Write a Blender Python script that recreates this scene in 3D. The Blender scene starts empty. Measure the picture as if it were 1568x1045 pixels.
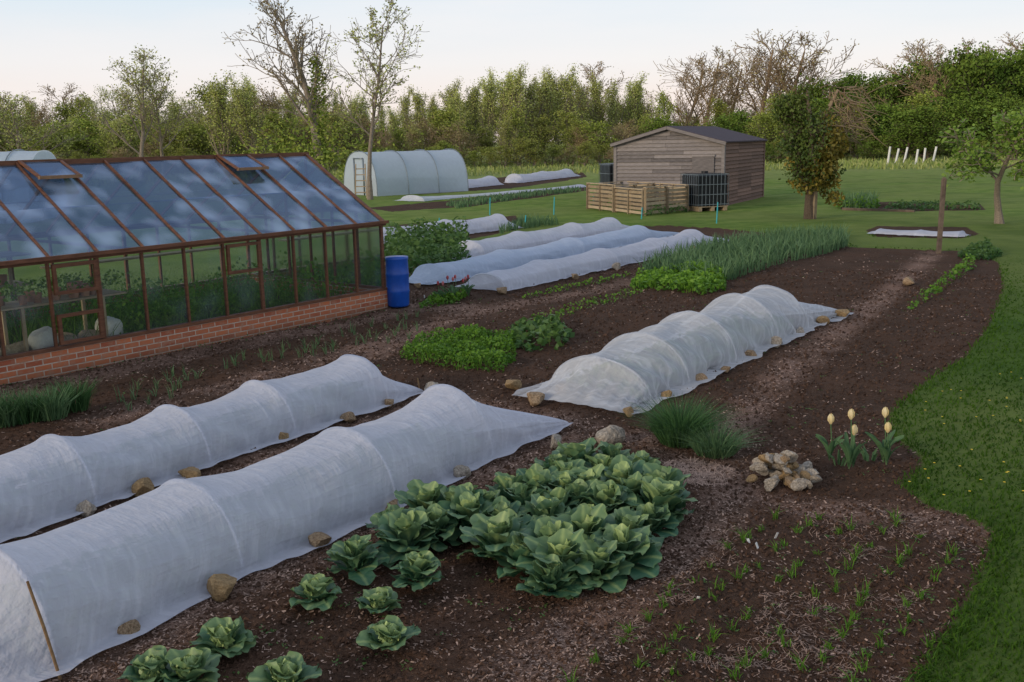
import bpy, math, random
import numpy as np
from mathutils import Vector, Matrix
rng=np.random.default_rng(7); random.seed(7)
S=bpy.context.scene
# ------------------------------------------------------------ camera (35 mm, standing 2.8 m up)
H=2.8
cam_d=bpy.data.cameras.new("camera"); cam=bpy.data.objects.new("camera",cam_d); S.collection.objects.link(cam)
cam_d.lens=35; cam_d.sensor_width=36; cam_d.clip_start=0.1; cam_d.clip_end=3000
R=Matrix.Rotation(math.radians(90-11.4),3,'X')@Matrix.Rotation(math.radians(-1.2),3,'Z')
cam.matrix_world=Matrix.Translation((0,0,H))@R.to_4x4(); S.camera=cam
def ray(u,v): return R@Vector(((u-784)/1524,-(v-522.5)/1524,-1))
def G(u,v,z=0.0):
    r=ray(u,v); t=(z-H)/r.z
    return Vector((r.x*t,r.y*t,z))
def HT(P,u,v):
    r=ray(u,v); return H+r.z/r.y*P.y
# ------------------------------------------------------------ mesh builder
class MB:
    def __init__(s): s.V=[];s.F=[];s.M=[];s.A=[];s.n=0
    def add(s,v,f,mat=0,a=0.5):
        v=np.asarray(v,float).reshape(-1,3); f=np.asarray(f,int)
        s.V.append(v); s.F.append(f+s.n); s.M.append(np.full(len(f),mat)); 
        s.A.append(np.broadcast_to(np.asarray(a,float),(len(v),)).copy()); s.n+=len(v)
    def build(s,name,mats,smooth=False,parent=None,link=True):
        me=bpy.data.meshes.new(name)
        V=np.concatenate(s.V)
        me.vertices.add(len(V)); me.vertices.foreach_set('co',V.ravel())
        cnt=np.concatenate([np.full(len(f),f.shape[1]) for f in s.F])
        loops=np.concatenate([f.ravel() for f in s.F])
        st=np.concatenate([[0],np.cumsum(cnt)[:-1]])
        me.loops.add(len(loops)); me.loops.foreach_set('vertex_index',loops.astype(np.int32))
        me.polygons.add(len(cnt)); me.polygons.foreach_set('loop_start',st.astype(np.int32))
        try: me.polygons.foreach_set('loop_total',cnt.astype(np.int32))
        except Exception: pass
        me.polygons.foreach_set('material_index',np.concatenate(s.M).astype(np.int32))
        me.polygons.foreach_set('use_smooth',np.full(len(cnt),smooth))
        me.update(calc_edges=True)
        at=me.attributes.new('v','FLOAT','POINT'); at.data.foreach_set('value',np.concatenate(s.A))
        for m in mats: me.materials.append(m)
        if not link: return me
        return mkobj(name,me,parent)
def mkobj(name,me,parent=None,loc=(0,0,0),rz=0,sc=1):
    o=bpy.data.objects.new(name,me); S.collection.objects.link(o)
    o.location=loc; o.rotation_euler=(0,0,rz)
    o.scale=(sc,sc,sc) if not hasattr(sc,'__len__') else sc
    if parent: o.parent=parent
    return o
def empty(name,loc=(0,0,0),rz=0):
    o=mkobj(name,None,None,loc,rz); o.empty_display_size=.2; return o
BOXF=np.array([[0,3,2,1],[4,5,6,7],[0,1,5,4],[1,2,6,5],[2,3,7,6],[3,0,4,7]])
def box(mb,a,b,mat=0,v=0.5):
    x0,y0,z0=a;x1,y1,z1=b
    mb.add([(x0,y0,z0),(x1,y0,z0),(x1,y1,z0),(x0,y1,z0),(x0,y0,z1),(x1,y0,z1),(x1,y1,z1),(x0,y1,z1)],BOXF,mat,v)
def beam(mb,p,q,w,h,mat=0,v=0.5,up=(0,0,1)):
    p=Vector(p);q=Vector(q);t=(q-p).normalized();up=Vector(up)
    if abs(t.dot(up))>.98: up=Vector((1,0,0))
    s=t.cross(up).normalized();n=s.cross(t)
    pts=[]
    for e in (p,q):
        for i,j in((-1,-1),(1,-1),(1,1),(-1,1)): pts.append(tuple(e+s*(w/2*i)+n*(h/2*j)))
    mb.add(pts,[[0,3,2,1],[4,5,6,7],[0,1,5,4],[1,2,6,5],[2,3,7,6],[3,0,4,7]],mat,v)
def tube(mb,pts,rad,sides=6,mat=0,a=0.5):
    P=np.array([tuple(p) for p in pts],float); n=len(P)
    T=np.gradient(P,axis=0); T/=np.linalg.norm(T,axis=1)[:,None]+1e-9
    ref=np.array([0,0,1.]) if abs(T[0,2])<.9 else np.array([1.,0,0])
    U=np.cross(T,ref); U/=np.linalg.norm(U,axis=1)[:,None]+1e-9; W=np.cross(T,U)
    th=np.arange(sides)*2*np.pi/sides
    ring=P[:,None]+np.asarray(rad,float).reshape(-1,1,1)*(U[:,None]*np.cos(th)[None,:,None]+W[:,None]*np.sin(th)[None,:,None])
    i=np.arange(n-1)[:,None]*sides;j=np.arange(sides);k=(j+1)%sides
    F=np.stack([i+j,i+k,i+sides+k,i+sides+j],-1).reshape(-1,4)
    mb.add(ring.reshape(-1,3),F,mat,a)
def grid_faces(nu,nv):
    i=np.arange(nu-1)[:,None]*nv;j=np.arange(nv-1)
    return np.stack([i+j,i+nv+j,i+nv+j+1,i+j+1],-1).reshape(-1,4)
def _h(i,j,s): 
    x=np.sin(i*127.1+j*311.7+s*74.7)*43758.5453; return x-np.floor(x)
def vn(x,y,s=0):
    x=np.asarray(x,float);y=np.asarray(y,float);i=np.floor(x);j=np.floor(y);a=x-i;b=y-j;a=a*a*(3-2*a);b=b*b*(3-2*b)
    return (_h(i,j,s)*(1-a)+_h(i+1,j,s)*a)*(1-b)+(_h(i,j+1,s)*(1-a)+_h(i+1,j+1,s)*a)*b
def blades(mb,P,h,w,lean,mat=0,a=None,az=None):
    P=np.asarray(P,float);N=len(P);h=np.broadcast_to(h,(N,));w=np.broadcast_to(w,(N,));lean=np.broadcast_to(lean,(N,))
    az=rng.uniform(0,2*np.pi,N) if az is None else az; sa=rng.uniform(0,2*np.pi,N)
    d=np.stack([np.cos(az),np.sin(az),0*az],1);sd=np.stack([np.cos(sa),np.sin(sa),0*sa],1)
    out=[]
    for t,ww in((0,.8),(.55,1.),(1,.08)):
        c=P+d*(lean*h*t**2)[:,None]; c[:,2]+=h*(t-.35*np.minimum(lean,1.2)*t*t)
        out+= [c-sd*(w*ww/2)[:,None],c+sd*(w*ww/2)[:,None]]
    V=np.stack(out,1)
    F=(np.arange(N)[:,None,None]*6+np.array([[0,1,3,2],[2,3,5,4]])[None]).reshape(-1,4)
    if a is None: a=rng.random(N)
    mb.add(V.reshape(-1,3),F,mat,np.repeat(a,6))
def cards(mb,C,s,mat=0,a=None,flat=0.0,asp=.6):
    C=np.asarray(C,float);N=len(C)
    A=rng.normal(size=(N,3));A[:,2]*=(1-flat);A/=np.linalg.norm(A,axis=1)[:,None]
    B=rng.normal(size=(N,3));B[:,2]*=(1-flat);B-=A*(A*B).sum(1)[:,None];B/=np.linalg.norm(B,axis=1)[:,None]+1e-9
    s=np.broadcast_to(s,(N,))[:,None]*rng.uniform(.6,1.3,(N,1))
    V=np.stack([C-A*s/2,C+B*s*asp/2-A*s*.05,C+A*s/2,C-B*s*asp/2-A*s*.05],1)
    if a is None:a=rng.random(N)
    mb.add(V.reshape(-1,3),np.arange(N*4).reshape(N,4),mat,np.repeat(a,4))
# ------------------------------------------------------------ materials
def newmat(name):
    m=bpy.data.materials.new(name);m.use_nodes=True;nt=m.node_tree;nt.nodes.clear()
    out=nt.nodes.new('ShaderNodeOutputMaterial');return m,nt,out
def N(nt,t,**kw):
    n=nt.nodes.new(t)
    for k,v in kw.items():
        if k in n.inputs: n.inputs[k].default_value=v
        else: setattr(n,k,v)
    return n
def mixc(nt,fac,a,b,bt='MIX'):
    n=nt.nodes.new('ShaderNodeMix');n.data_type='RGBA';n.blend_type=bt
    for idx,val in((0,fac),(6,a),(7,b)):
        if hasattr(val,'links') or hasattr(val,'is_linked'): nt.links.new(val,n.inputs[idx])
        else: n.inputs[idx].default_value=val if idx==0 else (*val,1)
    return n.outputs[2]
def noise(nt,scale,detail=4,rough=.6,vec=None):
    n=N(nt,'ShaderNodeTexNoise');n.inputs['Scale'].default_value=scale;n.inputs['Detail'].default_value=detail;n.inputs['Roughness'].default_value=rough
    if vec is not None: nt.links.new(vec,n.inputs['Vector'])
    return n.outputs['Fac']
def ramp(nt,fac,a,b):
    n=nt.nodes.new('ShaderNodeMapRange');n.inputs[1].default_value=a;n.inputs[2].default_value=b;n.clamp=True
    nt.links.new(fac,n.inputs[0]);return n.outputs[0]
def mth(nt,op,a,b=0.0):
    n=nt.nodes.new('ShaderNodeMath');n.operation=op
    for i,x in enumerate((a,b)):
        if hasattr(x,'is_linked'): nt.links.new(x,n.inputs[i])
        else:n.inputs[i].default_value=x
    return n.outputs[0]
def objco(nt): return N(nt,'ShaderNodeTexCoord').outputs['Object']
def attr(nt,nm='v'):
    n=nt.nodes.new('ShaderNodeAttribute');n.attribute_name=nm;return n.outputs['Fac']
def bumpn(nt,h,st,dist=.02,prev=None):
    n=N(nt,'ShaderNodeBump');n.inputs['Strength'].default_value=st;n.inputs['Distance'].default_value=dist;nt.links.new(h,n.inputs['Height'])
    if prev is not None: nt.links.new(prev,n.inputs['Normal'])
    return n.outputs[0]
def pbsdf(nt,col,rough=.8,normal=None,spec=.3,metal=0):
    p=N(nt,'ShaderNodeBsdfPrincipled');
    if hasattr(col,'is_linked'): nt.links.new(col,p.inputs['Base Color'])
    else:p.inputs['Base Color'].default_value=(*col,1)
    if hasattr(rough,'is_linked'): nt.links.new(rough,p.inputs['Roughness'])
    else:p.inputs['Roughness'].default_value=rough
    p.inputs['Specular IOR Level'].default_value=spec;p.inputs['Metallic'].default_value=metal
    if normal is not None: nt.links.new(normal,p.inputs['Normal'])
    return p.outputs[0]
def mapped(nt,co,scale,rot=(0,0,0)):
    mp=N(nt,'ShaderNodeMapping');mp.vector_type='TEXTURE';mp.inputs['Rotation'].default_value=rot;mp.inputs['Scale'].default_value=tuple(1/s for s in scale);nt.links.new(co,mp.inputs[0]);return mp.outputs[0]
def mat_n(name,c1,c2,scale=8,rough=.8,bump=.4,dist=.01,spec=.3,usev=False,metal=0,stretch=None,det=4):
    m,nt,out=newmat(name);co=objco(nt)
    if stretch: co=mapped(nt,co,stretch)
    f=noise(nt,scale,det,.65,co);f2=ramp(nt,f,.3,.7)
    if usev: f2=mth(nt,'ADD',mth(nt,'MULTIPLY',f2,.4),mth(nt,'MULTIPLY',attr(nt),.6))
    c=mixc(nt,f2,c1,c2)
    nt.links.new(pbsdf(nt,c,rough,bumpn(nt,f,bump,dist) if bump else None,spec,metal),out.inputs[0]);return m
def mat_leaf(name,c1,c2,trans=.3,rough=.55,spec=.25,c3=None,var=.4):
    m,nt,out=newmat(name);a=attr(nt)
    c=mixc(nt,a,c1,c2)
    oi=N(nt,'ShaderNodeObjectInfo')
    c=mixc(nt,mth(nt,'MULTIPLY',oi.outputs['Random'],var),c,c3 or tuple(x*.7 for x in c1))
    p=pbsdf(nt,c,rough,None,spec)
    t=N(nt,'ShaderNodeBsdfTranslucent');nt.links.new(c,t.inputs[0])
    mx=N(nt,'ShaderNodeMixShader');mx.inputs[0].default_value=trans;nt.links.new(p,mx.inputs[1]);nt.links.new(t.outputs[0],mx.inputs[2])
    nt.links.new(mx.outputs[0],out.inputs[0]);return m
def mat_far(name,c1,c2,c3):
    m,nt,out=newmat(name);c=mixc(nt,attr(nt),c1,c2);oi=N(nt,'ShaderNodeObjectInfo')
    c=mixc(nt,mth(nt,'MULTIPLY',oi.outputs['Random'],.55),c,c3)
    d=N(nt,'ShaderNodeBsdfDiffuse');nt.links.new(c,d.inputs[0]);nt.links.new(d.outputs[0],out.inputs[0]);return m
def mat_cloth(name,col,transp,transl=.3,wr=1.0,streak=.25,spec=.25):
    m,nt,out=newmat(name);co=objco(nt)
    ang=math.radians(52)
    w1=noise(nt,5,3,.55,mapped(nt,co,(.35,4,3),(0,0,ang)))
    w2=noise(nt,6,3,.6,mapped(nt,co,(3.2,.5,.5),(0,.5,ang+.3)))
    w3=noise(nt,7,3,.6,mapped(nt,co,(1.6,.9,.35),(0,-.6,ang-.5)))
    c=mixc(nt,ramp(nt,w3,.35,.7),tuple(x*.94 for x in col),col)
    c=mixc(nt,mth(nt,'MULTIPLY',ramp(nt,w2,.55,.75),streak),c,(.88,.90,.95))
    nb=bumpn(nt,w1,.50*wr,.03);nb=bumpn(nt,mth(nt,'ADD',w2,w3),.50*wr,.025,nb)
    p=pbsdf(nt,c,.8,nb,spec)
    t=N(nt,'ShaderNodeBsdfTranslucent');nt.links.new(c,t.inputs[0]);nt.links.new(nb,t.inputs['Normal'])
    mx=N(nt,'ShaderNodeMixShader');mx.inputs[0].default_value=transl;nt.links.new(p,mx.inputs[1]);nt.links.new(t.outputs[0],mx.inputs[2])
    tr=N(nt,'ShaderNodeBsdfTransparent')
    m2=N(nt,'ShaderNodeMixShader')
    fac=mth(nt,'SUBTRACT',transp,mth(nt,'MULTIPLY',ramp(nt,w2,0.45,0.75),transp*streak*1.3))
    nt.links.new(fac,m2.inputs[0]);nt.links.new(mx.outputs[0],m2.inputs[1]);nt.links.new(tr.outputs[0],m2.inputs[2])
    nt.links.new(m2.outputs[0],out.inputs[0]);return m
M_fleece=mat_cloth("fleece",(.76,.79,.90),.31,.30,1.15)
M_blue=mat_cloth("fine_mesh_blue",(.55,.65,.82),.2,.25)
M_net=mat_cloth("insect_netting",(.78,.81,.86),.46,.25,1.0,.34,.0)
M_poly=mat_cloth("polythene",(.64,.73,.83),.22,.35,.15,.1)
M_bark=mat_n("bark",(.05,.036,.026),(.12,.09,.065),12,.9,.6,.02)
M_barkg=mat_n("bark_grey",(.15,.125,.10),(.29,.24,.19),12,.9,.3,.02)
M_twig=mat_n("twig_brown",(.22,.155,.10),(.32,.24,.15),5,.9,0)
M_wood=mat_n("red_stained_timber",(.085,.034,.018),(.19,.080,.042),6,.55,.2,.004,.3,stretch=(1,1,6))
M_board=mat_n("weathered_boards",(.075,.070,.072),(.33,.30,.295),5,.9,.5,.01,.2,usev=True,stretch=(1,1,8))
M_board2=mat_n("brown_boards",(.09,.06,.05),(.28,.175,.135),5,.9,.5,.01,.2,usev=True,stretch=(1,1,8))
M_pallet=mat_n("pallet_wood",(.18,.13,.085),(.50,.40,.27),6,.85,.4,.006,.2,usev=True)
M_felt=mat_n("roof_felt",(.045,.035,.042),(.085,.065,.08),20,.8,.3,spec=.15)
M_dark=mat_n("black_plastic",(.010,.012,.016),(.018,.022,.028),5,.4,.1)
M_metal=mat_n("galvanised_bars",(.16,.20,.23),(.24,.28,.32),10,.4,.1,metal=.5)
M_blueplastic=mat_n("blue_barrel_plastic",(.005,.06,.34),(.01,.09,.46),6,.35,.1,.003,.5)
M_stone=mat_n("garden_stone",(.14,.09,.05),(.46,.34,.22),5,.9,.9,.03,.2)
M_stone2=mat_n("flint_stone",(.16,.14,.12),(.52,.46,.38),4,.85,.9,.03,.3)
M_stone3=mat_n("ochre_stone",(.18,.12,.06),(.44,.30,.15),5,.85,.9,.03,.3)
M_cane=mat_n("cane",(.16,.09,.04),(.28,.18,.09),20,.7,.2)
M_white=mat_n("white_plastic",(.6,.6,.58),(.75,.75,.73),5,.5,.1)
M_hoop=mat_n("hoop_pipe",(.50,.54,.62),(.60,.64,.72),5,.6,0)
M_teal=mat_n("teal_stake",(.03,.30,.36),(.05,.4,.45),5,.5,.1)
M_yel=mat_n("dandelion_petals",(.75,.5,.02),(.85,.6,.03),5,.7,.1)
M_grassb=mat_leaf("grass_blades",(.032,.078,.010),(.085,.175,.018),.35,.6,.08)
M_meadow=mat_far("meadow_blades",(.17,.24,.06),(.36,.38,.16),(.2,.25,.07))
M_chive=mat_leaf("chive_leaves",(.035,.095,.03),(.10,.21,.07),.3)
M_leek=mat_leaf("leek_leaves",(.07,.15,.065),(.19,.31,.14),.3)
M_green=mat_leaf("fresh_green_leaves",(.07,.18,.018),(.22,.40,.045),.35)
M_bean=mat_leaf("bean_leaves",(.045,.12,.03),(.16,.26,.07),.3)
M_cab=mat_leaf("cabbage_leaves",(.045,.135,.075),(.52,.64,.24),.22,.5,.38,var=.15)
M_red=mat_leaf("pink_red_petals",(.50,.05,.06),(.75,.35,.36),.3)
M_cream=mat_leaf("cream_petals",(.88,.70,.32),(.95,.88,.64),.4)
M_ivy=mat_leaf("ivy_leaves",(.035,.07,.014),(.14,.19,.035),.15)
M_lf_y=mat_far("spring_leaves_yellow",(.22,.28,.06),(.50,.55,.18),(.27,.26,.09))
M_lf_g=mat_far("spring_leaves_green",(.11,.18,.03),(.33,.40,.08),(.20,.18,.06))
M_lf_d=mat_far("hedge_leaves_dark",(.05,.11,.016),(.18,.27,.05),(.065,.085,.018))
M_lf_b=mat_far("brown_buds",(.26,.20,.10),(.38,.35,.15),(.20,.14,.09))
M_lf_a=mat_leaf("apple_leaves",(.12,.22,.03),(.30,.44,.08),.35)
# ------------------------------------------------------------ garden plan
def poly(pts): return np.array([[G(u,v).x,G(u,v).y] for u,v in pts])
SOIL=[poly([(585,388),(640,376),(720,372),(800,364),(900,352),(1010,345),(1100,350),(1180,358),(1290,368),(1300,378),(1400,382),(1490,385),(1530,402),(1538,440),(1515,500),(1480,545),(1420,585),(1362,635),(1368,668),(1412,700),(1412,716),(1380,742),(1420,775),(1480,790),(1520,812),(1515,850),(1485,915),(1440,985),(1400,1050),(1340,1200),(700,1600),(-1400,1500),(-1500,760),(-300,640),(0,586),(300,520)]),
 poly([(560,318),(700,306),(900,283),(905,291),(820,303),(720,316),(600,325)]),
 poly([(560,372),(600,345),(790,330),(800,350),(720,366),(600,385)]),
 poly([(640,298),(660,283),(780,270),(890,262),(900,272),(790,288)]),
 poly([(1325,352),(1345,345),(1480,348),(1500,358),(1470,366),(1340,362)]),
 poly([(1275,314),(1330,308),(1500,312),(1510,322),(1400,324),(1290,321)])]
PATH=[([(-200,1170),(100,1045),(350,900),(600,795),(760,715),(880,660)],.20),
 ([(700,1120),(830,1010),(960,900),(1080,800),(1130,740),(1090,690),(1150,610),(1240,540),(1330,470),(1430,385)],.24),
 ([(1040,700),(1140,745),(1260,775),(1400,790),(1500,815)],.22),
 ([(-300,960),(0,845),(400,700),(640,612)],.13),
 ([(-200,640),(50,595),(330,530),(600,478)],.38),
 ([(640,605),(760,620),(900,650),(1060,690)],.22),
 ([(560,545),(700,480),(800,462),(900,445),(980,425)],.28),
 ([(610,470),(680,465),(720,472)],.4),
 ([(150,640),(380,580),(620,510)],.25)]
PATHW=[(np.array([[G(u,v).x,G(u,v).y] for u,v in p]),w) for p,w in PATH]
def segd(P,a,b):
    d=b-a;t=np.clip(((P-a)@d)/(d@d+1e-12),0,1);return np.hypot(*(P-(a+t[:,None]*d)).T)
def polysd(P,poly):
    dm=np.full(len(P),1e9);ins=np.zeros(len(P),bool)
    for i in range(len(poly)):
        a=poly[i];b=poly[(i+1)%len(poly)];dm=np.minimum(dm,segd(P,a,b))
        c=((a[1]>P[:,1])!=(b[1]>P[:,1]))
        with np.errstate(divide='ignore',invalid='ignore'):
            xi=(b[0]-a[0])*(P[:,1]-a[1])/(b[1]-a[1]+1e-12)+a[0]
        ins^=c&(P[:,0]<xi)
    return np.where(ins,dm,-dm)
def soil_sd(P): 
    r=np.full(len(P),-1e9)
    for p in SOIL:r=np.maximum(r,polysd(P,p))
    return r
def path_sd(P):
    r=np.full(len(P),-1e9)
    for p,w in PATHW:
        for i in range(len(p)-1): r=np.maximum(r,w-segd(P,p[i],p[i+1]))
    return r
def gz(P):
    x,y=P[:,0],P[:,1];s=np.clip(soil_sd(P)/.08,0,1)
    pa=np.clip(path_sd(P)/.1+.5,0,1)
    n=(vn(x*2.2,y*2.2,1)-.5)*.05+(vn(x*7,y*7,2)-.5)*.035+(vn(x*17,y*17,5)-.5)*.018
    return s*(n-.02-pa*.01)+(1-s)*((vn(x*.5,y*.5,3)-.5)*.05)*np.clip(y/20,0,1)
# ground sheet
ys=[-20.,-8,0,2.5]
y=3.0
while y<60: ys.append(y); y*=1.011
while y<1500: ys.append(y); y*=1.08
xs=list(np.arange(-9,9,.07));x=9
step=.09
while x<1200: xs.append(x); x+=step; step*=1.05
x=-9.07;step=.09
while x>-1200: xs.insert(0,x); x-=step; step*=1.05
xs=np.array(xs);ys=np.array(ys);X,Y=np.meshgrid(xs,ys,indexing='ij');P2=np.stack([X.ravel(),Y.ravel()],1)
sd=soil_sd(P2);pd=path_sd(P2);Z=gz(P2)
mb=MB();mb.add(np.column_stack([P2,Z]),grid_faces(len(xs),len(ys)))
m,nt,out=newmat("ground_soil_and_grass");co=objco(nt)
geo=N(nt,'ShaderNodeSeparateXYZ');nt.links.new(co,geo.inputs[0])
nA=noise(nt,1.3,3,.6,co);nB=noise(nt,22,4,.7,co);nC=noise(nt,.12,2,.6,co);nF=noise(nt,90,2,.7,co);nD=noise(nt,.45,3,.6,co)
soilc=mixc(nt,ramp(nt,nB,.3,.75),(.034,.020,.013),(.094,.055,.037))
soilc=mixc(nt,mth(nt,'MULTIPLY',ramp(nt,nA,.4,.65),.5),soilc,(.098,.054,.035))
soilc=mixc(nt,ramp(nt,nF,.62,.72),soilc,(.19,.13,.09))
chip=mixc(nt,ramp(nt,nF,.35,.65),(.085,.050,.037),(.33,.215,.165))
pm=ramp(nt,mth(nt,'ADD',attr(nt,'path'),mth(nt,'MULTIPLY',mth(nt,'SUBTRACT',nB,.5),.45)),-.12,.16)
pm=mth(nt,'MULTIPLY',pm,ramp(nt,nA,.25,.6))
soilc=mixc(nt,pm,soilc,chip)
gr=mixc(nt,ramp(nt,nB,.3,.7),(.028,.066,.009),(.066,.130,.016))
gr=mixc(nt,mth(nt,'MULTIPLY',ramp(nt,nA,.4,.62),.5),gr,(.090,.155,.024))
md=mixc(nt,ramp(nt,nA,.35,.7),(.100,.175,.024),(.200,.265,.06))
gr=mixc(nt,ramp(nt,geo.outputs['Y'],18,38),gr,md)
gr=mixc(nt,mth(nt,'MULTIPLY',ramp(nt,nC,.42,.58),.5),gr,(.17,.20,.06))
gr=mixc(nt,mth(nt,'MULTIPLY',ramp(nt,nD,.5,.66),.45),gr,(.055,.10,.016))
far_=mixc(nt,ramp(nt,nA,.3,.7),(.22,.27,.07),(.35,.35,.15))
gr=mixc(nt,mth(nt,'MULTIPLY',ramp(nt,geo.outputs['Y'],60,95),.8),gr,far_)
sm=ramp(nt,mth(nt,'ADD',attr(nt,'soil'),mth(nt,'MULTIPLY',mth(nt,'SUBTRACT',nB,.5),.22)),-.015,.02)
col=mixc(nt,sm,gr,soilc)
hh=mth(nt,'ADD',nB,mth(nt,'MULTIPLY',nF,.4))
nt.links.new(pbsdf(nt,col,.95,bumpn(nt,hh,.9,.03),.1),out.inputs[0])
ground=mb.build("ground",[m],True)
for nm,dat in(('soil',sd),('path',pd)):
    a=ground.data.attributes.new(nm,'FLOAT','POINT');a.data.foreach_set('value',np.clip(dat,-5,5))
def polar(n,r0,r1,a0=-32,a1=34):
    r=np.exp(rng.uniform(math.log(r0),math.log(r1),n));a=np.radians(rng.uniform(a0,a1,n));return np.column_stack([r*np.sin(a),r*np.cos(a)]),r
def withz(P,dz=0): return np.column_stack([P,gz(P)+dz])
# lawn blades
P,r=polar(120000,4.3,28);k=soil_sd(P)<-.0;P=P[k];r=r[k]
fade=np.clip((28-r)/12,.12,1)
mb=MB();blades(mb,withz(P,-.005),rng.uniform(.025,.06,len(P))*fade,.004+r*.0011,rng.uniform(.2,1.1,len(P)),0,np.clip(rng.random(len(P))*.5+.8*vn(P[:,0]*1.1,P[:,1]*1.1,6)-.15,0,1))
mb.build("lawn_grass",[M_grassb])
P,r=polar(90000,4.3,30);s_=soil_sd(P);k=(s_<.05)&(s_>-.15)&(P[:,0]>1);P=P[k];r=r[k]
mb=MB();blades(mb,withz(P,-.005),rng.uniform(.04,.09,len(P)),.004+r*.0008,rng.uniform(.3,1.2,len(P)));mb.build("lawn_edge_grass",[M_grassb])
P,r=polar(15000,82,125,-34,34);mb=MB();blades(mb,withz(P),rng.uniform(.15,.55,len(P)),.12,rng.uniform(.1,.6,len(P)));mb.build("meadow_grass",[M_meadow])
P,r=polar(900,5,14,10,33);k=(soil_sd(P)<-.02)&(vn(P[:,0]*1.2,P[:,1]*1.2,9)>.62);P=P[k];mb=MB()
for p in withz(P,.045)[:60]:
    th=np.arange(8)*np.pi/4;mb.add(np.column_stack([p[0]+.011*np.cos(th),p[1]+.011*np.sin(th),np.full(8,p[2])]),[[0,1,2,3,4,5,6,7]])
if mb.n: mb.build("dandelions",[M_yel])
# wood chips / crumbs
M_chip=mat_n("wood_chips",(.09,.055,.04),(.56,.40,.32),60,.9,0,.004,.1,usev=True,det=2)
M_clod=mat_n("soil_crumbs",(.032,.019,.013),(.115,.068,.047),40,.95,0,.01,.1,usev=True,det=2)
def flakes(mb,P,L,W,a,lift=.006):
    n=len(P);az=rng.uniform(0,2*np.pi,n);ti=rng.normal(0,.25,(n,2))
    d=np.stack([np.cos(az),np.sin(az),ti[:,0]],1);e=np.stack([-np.sin(az),np.cos(az),ti[:,1]],1)
    L=L[:,None]/2;W=W[:,None]/2;C=withz(P,lift)
    mb.add(np.stack([C-d*L-e*W,C+d*L-e*W*.6,C+d*L*.9+e*W,C-d*L*.8+e*W],1).reshape(-1,3),np.arange(4*n).reshape(n,4),0,np.repeat(a,4))
P,r=polar(230000,4.0,26,-40,34);ps=path_sd(P);ss=soil_sd(P)
pr=np.clip((ps+.16)/.34,0,1)*.9*(.25+.75*vn(P[:,0]*3,P[:,1]*3,11))+.05+.12*(vn(P[:,0]*.9,P[:,1]*.9,4)>.55)
k=(rng.random(len(P))<pr)&(ss>.01);P=P[k];r=r[k];mb=MB()
flakes(mb,P,rng.uniform(.008,.030,len(P))*(.8+r/18),rng.uniform(.004,.011,len(P))*(.8+r/14),rng.beta(1.3,2.4,len(P)))
mb.build("wood_chip_mulch",[M_chip])
P,r=polar(60000,4.0,22,-40,34);k=(soil_sd(P)>.02);P=P[k];r=r[k];n=len(P);s=(rng.uniform(.006,.02,n)**1*(.7+r/18))[:,None]
C=withz(P,.002);j=lambda:rng.normal(0,.25,(n,3))*s
V=np.stack([C+s*[1,0,0]+j(),C+s*[-.5,.85,0]+j(),C+s*[-.5,-.85,0]+j(),C+s*[0,0,.9]+j()],1)
F=(np.arange(n)[:,None,None]*4+np.array([[0,1,3],[1,2,3],[2,0,3]])[None]).reshape(-1,3)
mb=MB();mb.add(V.reshape(-1,3),F,0,np.repeat(rng.random(n),4));mb.build("soil_crumbs",[M_clod])
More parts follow.
